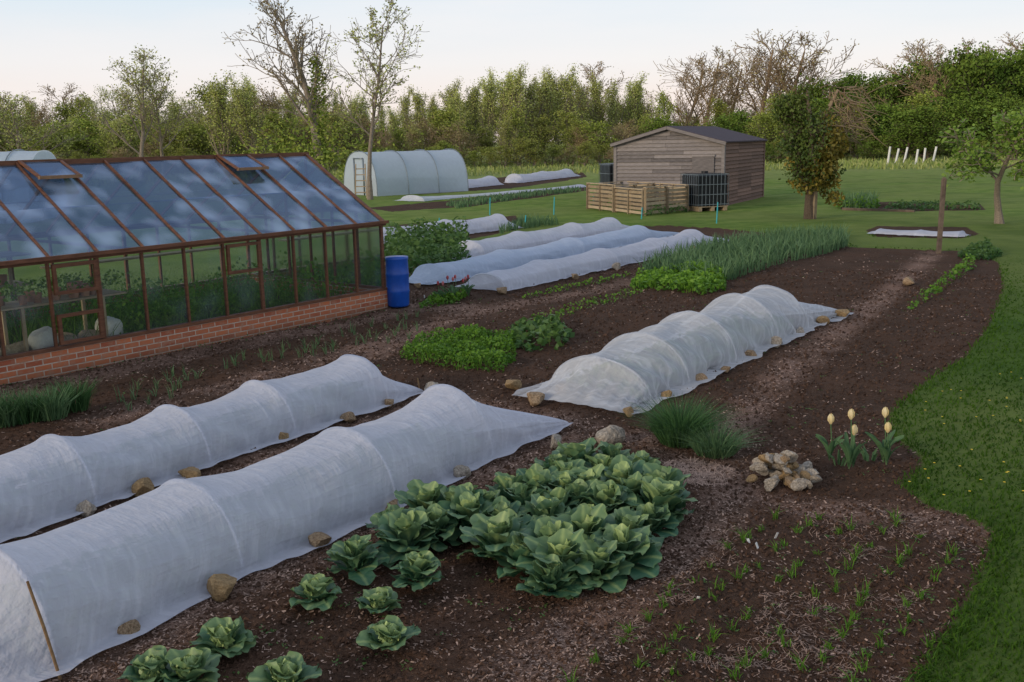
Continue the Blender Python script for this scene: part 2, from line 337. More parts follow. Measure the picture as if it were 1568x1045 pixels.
# ------------------------------------------------------------ fleece tunnels
def tunnel(name,keys,mat,sag=.10,skirt=.09,seed=0,plants=None,round_=2.1,wrk=1.0,hr=.009):
    feet=[G(*k[0]) for k in keys];hs=[k[1] for k in keys];ws=[k[2] for k in keys]
    d=(feet[-2]-feet[1]).normalized()
    side=Vector((-d.y,d.x,0)); root=empty(name,feet[1])
    rows=[];ns=40
    cum=[0]
    for i in range(len(feet)-1):cum.append(cum[-1]+(feet[i+1]-feet[i]).length)
    us=[]
    for i in range(len(feet)-1):
        n=max(8,int((cum[i+1]-cum[i])*26));us+= [(i,j/n) for j in range(n)]
    us.append((len(feet)-2,1.0))
    for (i,t) in us:
        c=feet[i].lerp(feet[i+1],t);h=hs[i]*(1-t)+hs[i+1]*t;w=ws[i]*(1-t)+ws[i+1]*t;S_=cum[i]+t*(cum[i+1]-cum[i])
        end=(hs[i]<.1 or hs[i+1]<.1)
        mid=4*t*(1-t)
        sag_l=sag*(.8+.5*vn(i*3.1,seed,2))
        h=h*(1-sag_l*mid**.7*(1.5 if end else 1))
        inn=.07*mid
        te=(t if hs[i+1]<.1 else (1-t)) if end else 0
        sk=skirt*(.5+1.0*vn(S_*4,seed,3)); row=[]
        row.append(c-side*sk+Vector((0,0,.010+.025*vn(S_*8,1,seed))))
        free=.25+.75*mid if not end else .6
        for q in range(ns+1):
            th=math.pi*q/ns;cx=math.cos(th);sy=math.sin(th)
            e=2/round_
            xx=.5-.5*math.copysign(abs(cx)**e,cx);zz=abs(sy)**e
            xx=.5+(xx-.5)*(1-inn)
            low=1-zz;g=q*34/40
            fold=math.sin((t-.5)*9*(1+low)+g*.55+4*vn(S_*.9,g*.08,seed+3))*.018*low**.5*mid
            pleat=te*.026*math.sin(g*1.9+2.5*vn(S_*1.2,g*.15,seed))
            base=(vn(S_*1.7,g*.2,seed+5)-.5)*.05*free+(vn(S_*6+g*.3,g*.35,seed)-.5)*.018*free
            wr=(fold+pleat+base)*wrk;k=min(1,h/.3)
            row.append(c+side*(w*xx+wr*.8*k*cx*-1)+Vector((0,0,max(.015,h*zz+wr*k*(.3+.7*zz)))))
        row.append(c+side*(w+sk)+Vector((0,0,.012)))
        rows.append(row)
    V=np.array([[tuple(p-feet[1]) for p in r_] for r_ in rows]);mb=MB();mb.add(V.reshape(-1,3),grid_faces(len(rows),ns+3))
    mb.build("cover",[mat],True,root)
    mb=MB()
    for f,h,w in zip(feet,hs,ws):
        if h<.1:continue
        pts=[]
        for q in range(25):
            th=math.pi*q/24;e=2/round_;cx=math.cos(th)
            pts.append(f-feet[1]+side*(w*(.5-.482*math.copysign(abs(cx)**e,cx)))+Vector((0,0,(h-.024)*math.sin(th)**e)))
        tube(mb,pts,[hr]*25,6)
    mb.build("hoops",[M_hoop],True,root)
    if plants:
        pm_,pn=plants;mb=MB();a=feet[1];b=feet[-2];n=pn
        t=rng.random(n);yy=rng.uniform(.12,.88,n);w=ws[1]
        C=np.array([tuple((b-a)*float(tt)+side*(w*float(v_))) for tt,v_ in zip(t,yy)]);C[:,2]=rng.uniform(.03,.6,n)*hs[1]*np.sqrt(np.clip(1-(2*yy-1)**2,0,1))*.75
        cards(mb,C,.10,0,None,.3);mb.build("crop",[pm_],False,root)
    return root
tunnel("fleece_tunnel",[((-190,1110),.03,.3),((90,1025),.60,1.02),((375,880),.57,1.02),((610,778),.58,1.02),((757,702),.62,1.0),((872,650),.03,.12)],M_fleece,.14,seed=1,plants=(M_bean,3400))
tunnel("fleece_tunnel",[((-420,985),.03,.3),((-60,850),.5,.95),((150,775),.52,.95),((325,713),.5,.95),((455,667),.5,.95),((597,618),.5,.95),((650,601),.03,.15)],M_fleece,.17,seed=2,plants=(M_bean,2800))
tunnel("netting_tunnel",[((962,636),.03,1.42),((1000,614),.42,1.35),((1058,588),.55,1.3),((1130,553),.60,1.3),((1195,522),.62,1.3),((1240,503),.58,1.25),((1298,480),.03,.25)],M_net,.20,.13,seed=3,plants=(M_bean,1300),round_=1.9,wrk=2.2,hr=.006)
tunnel("fleece_tunnel",[((728,444),.03,.6),((775,447),.33,.95),((860,428),.38,1),((950,408),.38,1),((1030,391),.40,1),((1085,377),.42,1),((1120,369),.03,.2)],M_fleece,.18,seed=4)
tunnel("fine_mesh_tunnel",[((642,437),.03,.5),((690,433),.36,1),((800,409),.38,1),((900,388),.38,1),((1000,368),.40,1),((1042,358),.03,.2)],M_blue,.18,seed=5)
tunnel("fleece_tunnel",[((712,402),.03,.4),((745,398),.45,1),((820,382),.46,1),((900,368),.48,1),((955,357),.46,1),((980,351),.03,.2)],M_fleece,.18,seed=6)
tunnel("fleece_tunnel",[((530,385),.03,.4),((600,373),.45,1),((700,361),.48,1),((780,352),.5,1),((802,350),.03,.3)],M_fleece,.16,seed=7)
tunnel("fleece_tunnel",[((648,296),.03,.6),((660,294),.55,1.4),((715,289),.55,1.4),((765,284),.6,1.4),((772,283),.03,.4)],M_fleece,.16,seed=8)
tunnel("fleece_tunnel",[((792,281),.03,.6),((802,280),.6,1.4),((845,275),.6,1.4),((880,271),.6,1.4),((890,270),.03,.4)],M_fleece,.2,seed=9)
tunnel("fleece_strip",[((628,309),.03,1.2),((650,309),.3,1.6),((700,304),.14,1.2),((800,296),.14,1.0),((898,287),.16,1.0),((902,287),.03,.6)],M_fleece,.3,seed=10)
tunnel("fleece_strip",[((1328,358),.03,.6),((1338,359),.12,.9),((1400,362),.14,.9),((1465,364),.14,.9),((1478,364),.03,.5)],M_fleece,.3,seed=11)
# ------------------------------------------------------------ greenhouse
P0=G(592,470);Pn=G(0,590);gd=(P0-Pn).normalized();ga=math.atan2(gd.y,gd.x)
gh=empty("greenhouse",P0,ga)
BW=.66;NB=15;L=BW*NB;HB=.30;HE=1.47;HR=2.62;HW=1.84;W2=2*HW
br=MB()
def wall_box(a,b):box(br,a,b)
wall_box((-L,-.03,-.1),(0,.09,HB));wall_box((-L,W2-.09,-.1),(0,W2+.03,HB));wall_box((-.11,.092,-.1),(-.002,W2-.092,HB));wall_box((-L+.002,.092,-.1),(-L+.11,W2-.092,HB))
m,nt,out=newmat("red_brick");co=objco(nt);sp=N(nt,'ShaderNodeSeparateXYZ');nt.links.new(co,sp.inputs[0])
cb=N(nt,'ShaderNodeCombineXYZ');nt.links.new(mth(nt,'ADD',sp.outputs[0],sp.outputs[1]),cb.inputs[0]);nt.links.new(sp.outputs[2],cb.inputs[1])
bt=N(nt,'ShaderNodeTexBrick');nt.links.new(cb.outputs[0],bt.inputs[0])
for k_,v_ in(('Color1',(.50,.16,.07,1)),('Color2',(.32,.09,.05,1)),('Mortar',(.50,.41,.33,1)),('Scale',1),('Mortar Size',.008),('Brick Width',.225),('Row Height',.075),('Bias',-.1)):bt.inputs[k_].default_value=v_
nz=noise(nt,14,5,.6,co);cc=mixc(nt,ramp(nt,nz,.45,.75),bt.outputs[0],(.38,.20,.13))
cc=mixc(nt,mth(nt,'MULTIPLY',ramp(nt,sp.outputs[2],.12,-.02),.5),cc,(.07,.06,.04))
nt.links.new(pbsdf(nt,cc,.9,bumpn(nt,mth(nt,'SUBTRACT',mth(nt,'MULTIPLY',nz,.4),bt.outputs[1]),.6,.01),.2),out.inputs[0]);M_brick=m
br.build("brick_base",[M_brick],False,gh)
fr=MB();gl=MB();gr_=MB()
for yy in(0.03,W2-.03):
    s=-1 if yy<1 else 1
    box(fr,(-L-.02,yy-.05+s*.02,HB),(.02,yy+.05+s*.02,HB+.045))
    box(fr,(-L-.04,yy-.03+s*.03,HE-.06),(.05,yy+.03+s*.03,HE))
    box(fr,(-L-.05,yy-.02+s*.1,HE-.02),(.06,yy+.02+s*.1,HE+.03))
box(fr,(-L-.04,HW-.03,HR-.06),(.04,HW+.03,HR+.045))
for i in range(NB+1):
    x=-i*BW; w=.05 if i%4==0 else .03
    if i==0:x-=.03
    for yy in(0.02,W2-.02):box(fr,(x-w/2,yy-.025,HB+.045),(x+w/2,yy+.025,HE-.06))
    for a,b in(((x,-.05,HE+.01),(x,HW-.031,HR+.0)),((x,W2+.05,HE+.01),(x,HW+.031,HR))):
        beam(fr,a,b,.026 if i else .06,.045)
for i in range(NB):
    x0=-(i+1)*BW+.017;x1=-i*BW-.017
    for yy in(0.02,W2-.02): gl.add([(x0,yy,HB+.05),(x1,yy,HB+.05),(x1,yy,HE-.07),(x0,yy,HE-.07)],[[0,1,2,3]],0,rng.random())
    for sgn in(-1,1):
        y0=HW+sgn*(HW+.06);y1=HW+sgn*.04;z0=HE-.012;z1=HR-.02
        ym=(y0+y1)/2;zm=(z0+z1)/2;j=random.uniform(-.008,.008);j2=random.uniform(-.008,.008)
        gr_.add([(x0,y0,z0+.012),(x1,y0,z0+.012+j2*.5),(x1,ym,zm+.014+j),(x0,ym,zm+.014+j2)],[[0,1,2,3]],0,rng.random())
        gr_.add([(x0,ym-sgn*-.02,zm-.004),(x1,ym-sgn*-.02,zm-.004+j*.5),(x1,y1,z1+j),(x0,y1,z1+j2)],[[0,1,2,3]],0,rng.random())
for x in(-.03,-L+.03):
    for q in range(1,6):
        yy=W2*q/6;zt=HR-(abs(yy-HW)/HW)*(HR-HE)-.04
        box(fr,(x-.02,yy-.018,HB+.05),(x+.02,yy+.018,zt))
    box(fr,(x-.025,.05,HB),(x+.025,W2-.05,HB+.05));box(fr,(x-.022,.05,HE-.03),(x+.022,W2-.05,HE+.02))
    gl.add([(x,.05,HB+.05),(x,W2-.05,HB+.05),(x,W2-.05,HE-.03),(x,.05,HE-.03)],[[0,1,2,3]])
    gl.add([(x,.05,HE+.03),(x,W2-.05,HE+.03),(x,HW,HR-.06)],[[0,1,2]])
def casement(i,z0,z1,openy=.0):
    x0=-(i+1)*BW+.03;x1=-i*BW-.03
    for a,b in(((x0,z0),(x1,z0+.045)),((x0,z1-.045),(x1,z1))): box(fr,(a[0],-.055-openy,a[1]),(b[0],-.012,b[1]))
    for a in(x0,x1-.045):box(fr,(a,-.053,z0+.045),(a+.045,-.012,z1-.045))
casement(4,.95,HE-.08);casement(8,1.0,HE-.08);casement(8,HB+.06,.75);casement(11,1.0,HE-.08)
def vent(i):
    x0=-(i+1)*BW+.02;x1=-i*BW-.02;sl=Vector((0,-HW,-(HR-HE))).normalized();hinge=Vector((0,HW-.05,HR+.03))
    low=hinge+sl*.60+Vector((0,0,.10))
    for x in(x0+.02,x1-.02):beam(fr,(x,hinge.y,hinge.z),(x,low.y,low.z),.04,.035)
    beam(fr,(x0,low.y,low.z),(x1,low.y,low.z),.05,.045,1);beam(fr,(x0,hinge.y,hinge.z),(x1,hinge.y,hinge.z),.05,.04)
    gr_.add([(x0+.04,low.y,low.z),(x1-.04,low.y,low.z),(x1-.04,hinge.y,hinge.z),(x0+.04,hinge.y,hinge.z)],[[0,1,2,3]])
vent(2);vent(7);vent(12)
for i in(3,7,11): beam(fr,(-i*BW,.05,HE-.02),(-i*BW,W2-.05,HE-.02),.03,.04)
M_wood2=mat_n("bare_timber",(.18,.10,.05),(.30,.18,.10),8,.7,.2)
fr.build("timber_frame",[M_wood,M_wood2],False,gh)
def glass(name,ior,tint,cloud_refl,refl,base,lo=.5,hi=.74):
    m,nt,out=newmat(name);co=objco(nt)
    f=N(nt,'ShaderNodeFresnel');f.inputs[0].default_value=ior
    g=N(nt,'ShaderNodeBsdfGlossy');g.inputs['Roughness'].default_value=.06;g.inputs['Color'].default_value=(*refl,1)
    t=N(nt,'ShaderNodeBsdfTransparent');t.inputs[0].default_value=(*tint,1)
    a=N(nt,'ShaderNodeMixShader');nt.links.new(f.outputs[0],a.inputs[0]);nt.links.new(t.outputs[0],a.inputs[1]);nt.links.new(g.outputs[0],a.inputs[2])
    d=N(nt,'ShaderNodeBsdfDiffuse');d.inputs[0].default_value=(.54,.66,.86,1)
    b=N(nt,'ShaderNodeMixShader')
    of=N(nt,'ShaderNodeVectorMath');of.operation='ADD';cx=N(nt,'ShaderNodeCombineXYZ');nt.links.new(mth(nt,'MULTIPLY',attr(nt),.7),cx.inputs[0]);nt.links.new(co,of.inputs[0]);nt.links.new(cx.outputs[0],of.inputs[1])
    nn=ramp(nt,noise(nt,2.1,1.5,.4,of.outputs[0]),lo,hi);nn=mth(nt,'ADD',mth(nt,'MULTIPLY',nn,cloud_refl),base)  # soft cloud reflections painted into the panes as pale diffuse blotches
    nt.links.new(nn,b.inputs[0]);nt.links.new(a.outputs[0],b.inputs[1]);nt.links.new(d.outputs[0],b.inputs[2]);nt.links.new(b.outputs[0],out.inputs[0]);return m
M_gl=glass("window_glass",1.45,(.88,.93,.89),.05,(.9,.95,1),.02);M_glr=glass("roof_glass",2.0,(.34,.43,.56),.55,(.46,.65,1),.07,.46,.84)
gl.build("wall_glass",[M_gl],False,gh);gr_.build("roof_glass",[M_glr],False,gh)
it=MB()
for y0,y1,z in((.25,.85,.85),(W2-.95,W2-.2,.8),(W2-.95,W2-.2,1.25)):
    for k in range(5):box(it,(-L+.3,y0+k*(y1-y0)/5,z),(-BW*7.2,y0+(k+.8)*(y1-y0)/5,z+.025),0,.6+.4*rng.random())
    for x in np.arange(-L+.4,-BW*7.2,1.1):
        for yy in(y0+.03,y1-.06):box(it,(x,yy,0),(x+.04,yy+.04,z),0,.8)
box(it,(-BW*6.5,W2-.5,.95),(-.6,W2-.25,.98),0,.8)
it2=MB()
for k in range(80):
    x=rng.uniform(-L+.4,-BW*7.3);yy=rng.choice([.4,.6,W2-.4,W2-.7]);r_=rng.uniform(.05,.09);z=.875 if yy<1 else .825
    tube(it2,[(x,yy,z),(x,yy,z+r_*2)],[r_*.75,r_],10,0,rng.random())
it.build("staging_benches",[M_pallet],False,gh)
M_pot=mat_n("terracotta_pots",(.10,.06,.045),(.55,.30,.20),6,.8,.1,usev=True);it2.build("plant_pots",[M_pot],True,gh)
ip=MB();n=6500;C=np.column_stack([rng.uniform(-BW*7.5,-.3,n),rng.uniform(.3,W2-.3,n),np.zeros(n)]);C[:,2]=rng.random(n)**1.2*(.10+.9*vn(C[:,0]*1.7,C[:,1]*1.7,4));cards(ip,C,.08,0)
n=1500;C=np.column_stack([rng.uniform(-L+.3,-BW*7,n),rng.uniform(.25,.9,n),rng.uniform(.95,1.15,n)]);cards(ip,C,.06,0)
C=np.column_stack([rng.uniform(-BW*8.5,-.3,2500),rng.uniform(.3,W2-.3,2500),np.zeros(2500)]);blades(ip,C,rng.uniform(.3,.8,2500),.012,.4)
ip.build("greenhouse_crops",[M_green],False,gh)
mb=MB();box(mb,(-L+.12,.095,.0),(-.12,W2-.095,.035));mb.build("greenhouse_floor_soil",[M_clod],False,gh)
def rock_mesh(seed,sub=3,sq=.7,ncut=11):
    bpy.ops.mesh.primitive_ico_sphere_add(subdivisions=sub,radius=1);o=bpy.context.object;me=o.data
    rs=np.random.default_rng(seed);pl=rs.normal(size=(ncut,3));pl/=np.linalg.norm(pl,axis=1)[:,None];dd=rs.uniform(.42,.8,ncut)
    co_=np.empty(len(me.vertices)*3);me.vertices.foreach_get('co',co_);V=co_.reshape(-1,3)
    for p,q in zip(pl,dd):
        t=V@p;V=V-np.maximum(t-q,0)[:,None]*p*.97
    V*=(1+.10*(vn(V[:,0]*4+seed,V[:,1]*4+V[:,2]*3,seed)-.5))[:,None];V[:,2]*=sq;V*=1.2
    me.vertices.foreach_set('co',V.ravel());me.update();bpy.data.objects.remove(o);return me
rocks=[rock_mesh(i,3,.6+.12*(i%3)) for i in range(8)]
for i,m_ in enumerate(rocks):m_.materials.append((M_stone,M_stone3,M_stone2)[i%3])
sackm=rock_mesh(77,3,.8,3);sackm.materials.append(mat_n("sack_cloth",(.3,.22,.13),(.55,.45,.32),6,.9,.5))
sackw=sackm.copy();sackw.materials.clear();sackw.materials.append(M_white)
for k in range(8):
    mkobj("sack",(sackm,sackw)[k%3==1],gh,(-L+2.7+k*.33,.45+.1*(k%2),.2+.14*(k%3==1)),k,(.19,.15,.24))
# ------------------------------------------------------------ blue barrel
def lathe(mb,prof,c,sides=28,mat=0,v=.5):
    tube(mb,[(c[0],c[1],c[2]+z+i*1e-5) for i,(z,r_) in enumerate(prof)],[r_ for z,r_ in prof],sides,mat,v)
mb=MB();lathe(mb,[(0,.001),(0,.25),(.03,.27),(.25,.285),(.27,.295),(.30,.285),(.55,.285),(.57,.295),(.60,.285),(.82,.275),(.84,.285),(.88,.285),(.88,.265),(.84,.26),(.84,.001)],(0,0,0))
o=mb.build("water_barrel",[M_blueplastic],True);o.location=G(606,470)+Vector((.04,.1,0));o.scale=(.70,.70,.98)
# ------------------------------------------------------------ rocks
ROCKS=[(338,885,54),(192,955,36),(489,818,40),(596,768,32),(702,720,28),(130,772,30),(220,740,32),(287,720,30),(428,664,22),(531,634,24),(592,612,20),(820,612,30),(848,672,26),(935,668,38),(860,600,26),(786,590,24),(1020,606,20),(1075,580,20),(1110,566,16),(1150,543,18),(1190,526,20),(1225,508,16),(1258,493,18),(1290,482,22),(962,632,20),(1392,432,18),(768,446,18),(880,424,14),(945,410,14),(664,598,30),(1010,392,12),(745,424,12),(838,414,12),(848,378,12),(1060,380,12),(640,438,12),(905,612,22)]
for i,(u,v,w) in enumerate(ROCKS):
    dv=w*.42 if i in(0,1,2,3,4,5,6,7,8,9,10,12) else w*.15
    p=G(u+ (3 if dv>w*.3 else 0),v+dv);s=w/1524*p.length/2
    mkobj("rock",rocks[(i*5+1)%8],None,p+Vector((0,0,s*.40)),i*1.7,(s*1.1,s*.9,s*1.1))
rp=empty("rock_pile",G(1190,735));rs=np.random.default_rng(5)
rk2=[rock_mesh(20+i,2,.66,12) for i in range(7)]
for i,m_ in enumerate(rk2):m_.materials.append((M_stone2,M_stone3,M_stone2,M_stone)[i%4])
for k in range(46):
    lay=0 if k<22 else(1 if k<37 else 2);rr=(.31,.20,.10)[lay]*math.sqrt(rs.random());a=rs.uniform(0,6.28);s=rs.uniform(.042,.078)
    o=mkobj("stone",rk2[k%7],rp,(rr*math.cos(a)*1.05,rr*math.sin(a)*.9,.04+lay*.075),rs.uniform(0,6),(s*1.25,s,s));o.rotation_euler=(rs.uniform(-.8,.8),rs.uniform(-.8,.8),rs.uniform(0,6))
# ------------------------------------------------------------ cabbages
def cleaf(mb,az,L,W,phi0,curl,cup,base,rsd,va,vb,h0=0.02,tip=.35):
    nt_,ns=10,9;t=np.linspace(0,1,nt_);s=np.linspace(-1,1,ns)
    phi=phi0-curl*t**1.3;dr=np.cos(phi);dz=np.sin(phi);rr=base+np.concatenate([[0],np.cumsum(dr[1:])])*L/(nt_-1);zz=h0+np.concatenate([[0],np.cumsum(dz[1:])])*L/(nt_-1)
    wid=W*np.where(t<.18,.10+t*.5,np.sin(np.pi*np.clip((t-.05)/.98,0,1)**1.15)**.45);wid[-1]=W*tip
    ph=rsd.uniform(0,6);ph2=rsd.uniform(0,6)
    T,Sg=np.meshgrid(t,s,indexing='ij');w=wid[:,None]*Sg*(1+.09*np.sin(T*17+ph2+2*Sg))
    # rounded tip: pull the outer corners of the last rows back along the blade
    back=(Sg**2)*np.clip((T-.8)/.2,0,1)*W*.35
    rip=.09*W*2*(Sg**2)*np.sin(T*9+ph+Sg*2)+.035*W*np.sin(T*21+Sg*7+ph)
    off=cup*W*(Sg**2)*np.sin(np.pi*np.clip(T,0,.9))+rip
    nr=-np.sin(phi)[:,None];nz=np.cos(phi)[:,None]
    tw=rsd.uniform(-.5,.5)*T*Sg*W*.8
    Rr=rr[:,None]+nr*(off+tw)-np.cos(phi)[:,None]*back;Zz=np.maximum(zz[:,None]+nz*(off+tw)-np.sin(phi)[:,None]*back,.012)
    ca,sa=math.cos(az),math.sin(az);bend=rsd.uniform(-.25,.25)*L*T**2
    V=np.stack([ca*Rr-sa*(w+bend),sa*Rr+ca*(w+bend),Zz],-1)
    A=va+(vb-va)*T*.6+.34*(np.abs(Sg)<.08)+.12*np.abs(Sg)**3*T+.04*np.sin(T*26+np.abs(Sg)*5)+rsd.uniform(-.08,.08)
    mb.add(V.reshape(-1,3),grid_faces(nt_,ns),0,np.clip(A,0,1).ravel())
def cabbage(seed,kind):
    rs=np.random.default_rng(seed);mb=MB();ga_=2.4;U=rs.uniform
    if kind=='head':
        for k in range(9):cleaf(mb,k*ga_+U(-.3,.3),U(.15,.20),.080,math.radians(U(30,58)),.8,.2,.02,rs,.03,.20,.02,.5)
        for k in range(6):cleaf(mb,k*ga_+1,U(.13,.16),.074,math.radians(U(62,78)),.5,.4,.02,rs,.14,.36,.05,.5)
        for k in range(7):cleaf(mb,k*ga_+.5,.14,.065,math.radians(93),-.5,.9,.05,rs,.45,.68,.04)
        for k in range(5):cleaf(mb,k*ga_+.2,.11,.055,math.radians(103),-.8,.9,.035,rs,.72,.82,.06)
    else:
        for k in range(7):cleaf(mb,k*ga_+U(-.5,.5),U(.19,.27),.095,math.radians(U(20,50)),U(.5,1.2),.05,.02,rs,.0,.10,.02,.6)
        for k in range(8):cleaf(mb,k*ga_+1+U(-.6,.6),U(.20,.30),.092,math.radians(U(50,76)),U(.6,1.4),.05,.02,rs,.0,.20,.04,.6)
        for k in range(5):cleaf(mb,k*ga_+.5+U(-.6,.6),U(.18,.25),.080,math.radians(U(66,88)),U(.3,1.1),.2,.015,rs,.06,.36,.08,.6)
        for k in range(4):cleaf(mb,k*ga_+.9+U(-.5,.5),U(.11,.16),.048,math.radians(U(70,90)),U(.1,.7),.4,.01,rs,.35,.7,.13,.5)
    return mb.build("cabbage_mesh",[M_cab],True,link=False)
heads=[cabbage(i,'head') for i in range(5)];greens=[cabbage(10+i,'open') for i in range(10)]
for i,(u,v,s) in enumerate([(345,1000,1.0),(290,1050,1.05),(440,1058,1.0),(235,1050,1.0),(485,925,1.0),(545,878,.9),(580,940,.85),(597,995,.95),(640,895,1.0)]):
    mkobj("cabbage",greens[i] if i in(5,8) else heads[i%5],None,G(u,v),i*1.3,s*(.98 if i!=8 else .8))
cp=empty("spring_cabbage_patch",G(860,800))
def scatter(poly_px,sp,seed):
    pl=poly(poly_px);rs=np.random.default_rng(seed);out=[];lo=pl.min(0);hi=pl.max(0)
    c=rs.uniform(lo,hi,(4000,2));c=c[polysd(c,pl)>0]
    for p in c:
        if all((p[0]-q[0])**2+(p[1]-q[1])**2>sp*sp for q in out):out.append(p)
    return out
for i,p in enumerate(scatter([(745,865),(830,915),(900,905),(965,865),(1035,800),(1010,750),(960,722),(890,718),(800,750),(740,800)],.215,3)+scatter([(590,848),(650,852),(730,810),(735,785),(640,795),(600,820)],.25,5)):
    s=random.uniform(.80,1.18);o=mkobj("cabbage_plant",greens[i%10],cp,Vector((p[0],p[1],0))-cp.location,random.uniform(0,6),s);o.rotation_euler=(random.uniform(-.16,.16),random.uniform(-.16,.16),random.uniform(0,6))
# ------------------------------------------------------------ leafy patches
def patch(name,px,h,n,ls,mat,fl=.3,stems=True,clump=2.0,seed=1):
    pl=poly(px);c=rng.uniform(pl.min(0),pl.max(0),(n*4,2));c=c[polysd(c,pl)>0][:n]
    top=h*(.35+.8*vn(c[:,0]*clump,c[:,1]*clump,seed))*np.clip(polysd(c,pl)/.12+.4,0,1)
    z=top*rng.random(len(c))**.6;mb=MB();C=np.column_stack([c,z+gz(c)]);cards(mb,C,ls,0,np.clip(z/h*.8+rng.uniform(-.2,.2,len(c)),0,1),fl,.7)
    if stems:
        k=rng.random(len(c))<.15;Q=withz(c[k]);blades(mb,Q,top[k],.008,.25,0)
    o=mb.build(name,[mat]);return o
def bpatch(name,px,h,n,w,mat,lean=.5,rows=None):
    pl=poly(px);c=rng.uniform(pl.min(0),pl.max(0),(n*5,2));c=c[polysd(c,pl)>0]
    if rows:
        q=c@np.array([-gd.y,gd.x]);c=c[np.abs((q/rows)%1-.5)<.2]
    c=c[:n];mb=MB();blades(mb,withz(c),rng.uniform(.5,1,len(c))*h,w,rng.uniform(.1,1,len(c))*lean);return mb.build(name,[mat])
patch("coriander_patch",[(612,545),(640,525),(720,510),(790,520),(790,550),(770,570),(700,565),(640,555)],.24,5200,.045,M_green,clump=3.5)
patch("beet_row",[(770,520),(790,498),(850,492),(880,515),(860,535),(800,540)],.20,420,.12,M_bean,clump=4)
patch("lettuce_patch",[(965,440),(975,425),(1060,410),(1110,420),(1112,445),(1070,452),(1020,445)],.26,3400,.085,M_green,clump=3.5)
bpatch("leek_rows",[(975,420),(1110,430),(1200,402),(1300,380),(1290,362),(1190,364),(1090,382),(1000,405)],.52,4600,.024,M_leek,.7,.42)
patch("broad_bean_row",[(590,412),(640,425),(720,412),(718,372),(640,368),(590,385)],.8,3600,.12,M_bean,clump=1.6)
patch("carrot_row",[(1388,472),(1400,475),(1495,408),(1492,398),(1475,402)],.22,1300,.07,M_green,clump=4)
patch("carrot_row",[(640,470),(700,462),(720,452),(660,455)],.2,500,.07,M_green,clump=4)
patch("seedling_row",[(800,458),(960,425),(968,418),(800,450)],.10,350,.06,M_green,clump=5)
patch("seedling_row",[(820,500),(990,445),(985,435),(810,485)],.08,450,.05,M_green,clump=5)
patch("herb_clump",[(1465,395),(1480,385),(1510,380),(1535,392),(1510,400)],.3,900,.09,M_bean)
patch("flower_bed_plants",[(1280,320),(1285,313),(1330,310),(1350,318),(1340,321)],.5,900,.10,M_green)
patch("flower_bed_plants",[(1350,322),(1375,312),(1440,312),(1500,316),(1500,323)],.22,900,.12,M_bean)
bpatch("daffodil_clump",[(1290,320),(1290,313),(1340,312),(1340,320)],.7,250,.05,M_leek,.5)
bpatch("far_onion_rows",[(680,314),(720,306),(880,290),(898,292),(800,304),(700,320)],.3,2200,.05,M_leek,.5,.6)
bpatch("far_onion_rows",[(700,372),(800,352),(860,345),(800,340),(760,360)],.4,500,.03,M_leek,.5)
def tuft(name,u,v,h,n,rad,w,mat,lean=.8):
    p=G(u,v);a=rng.uniform(0,6.28,n);r_=rad*np.sqrt(rng.random(n));C=np.column_stack([np.cos(a)*r_,np.sin(a)*r_,np.zeros(n)])
    mb=MB();blades(mb,C,rng.uniform(.5,1,n)*h,w,lean*(.15+r_/rad*rng.uniform(.4,1,n)),0,None,a+rng.normal(0,.5,n));o=mb.build(name,[mat]);o.location=p;return o
tuft("chive_clump",1042,678,.52,1200,.19,.007,M_chive,1.1);tuft("chive_clump",1095,695,.34,600,.17,.007,M_leek,1.2)
for i,(u,v) in enumerate([(-30,655),(10,650),(45,645),(80,640),(115,628)]):tuft("chive_clump",u,v,.42,300,.15,.011,M_leek if i%2 else M_chive,.7)
C,r_=polar(9000,7,9.5,9,16);k=(np.hypot(C[:,0]-G(1060,720).x,C[:,1]-G(1060,720).y)<.35);mb=MB();flakes(mb,C[k],rng.uniform(.05,.14,k.sum()),np.full(k.sum(),.005),rng.uniform(.6,1,k.sum()),.015);mb.build("dry_straw",[M_chip])
pl=poly([(860,1040),(1010,880),(1150,790),(1390,790),(1490,860),(1460,960),(1400,1045),(1250,1090),(900,1080)]);d_=np.array([gd.x,gd.y]);n_=np.array([-gd.y,gd.x])
mb=MB();pts=[]
for i in np.arange(-12,12,.25):
    for j in np.arange(0,16,.15):
        q=d_*j+n_*i+rng.normal(0,.022,2);pts.append(q)
pts=np.array(pts);pts=pts[polysd(pts,pl)>0];pts=pts[rng.random(len(pts))<.78]
C=np.repeat(pts,15,0)+rng.normal(0,.012,(len(pts)*15,2));blades(mb,withz(C),rng.uniform(.035,.125,len(C))*np.repeat(rng.uniform(.45,1.15,len(pts)),15),.007,rng.uniform(.1,1.2,len(C)),0,rng.random(len(C))*.5);mb.build("young_onion_rows",[M_green])
pl=poly([(130,640),(250,575),(420,535),(640,478),(640,520),(540,535),(400,560),(200,630)]);pts=[]
for i in np.arange(-12,14,.30):
    for j in np.arange(0,26,.2):pts.append(d_*j+n_*i+rng.normal(0,.035,2))
pts=np.array(pts);pts=pts[polysd(pts,pl)>0];pts=pts[rng.random(len(pts))<.65];C=np.repeat(pts,7,0)+rng.normal(0,.014,(len(pts)*7,2));mb=MB()
blades(mb,withz(C),rng.uniform(.08,.24,len(C)),.010,rng.uniform(.1,.7,len(C)));mb.build("garlic_seedling_rows",[M_leek])
C,r_=polar(16000,4.2,9,4,30);k=(polysd(C,poly([(860,1040),(1010,880),(1150,790),(1390,800),(1480,860),(1440,960),(1380,1045),(1250,1200),(800,1200)]))>0)&(vn(C[:,0]*3,C[:,1]*3,2)>.6);C=C[k]
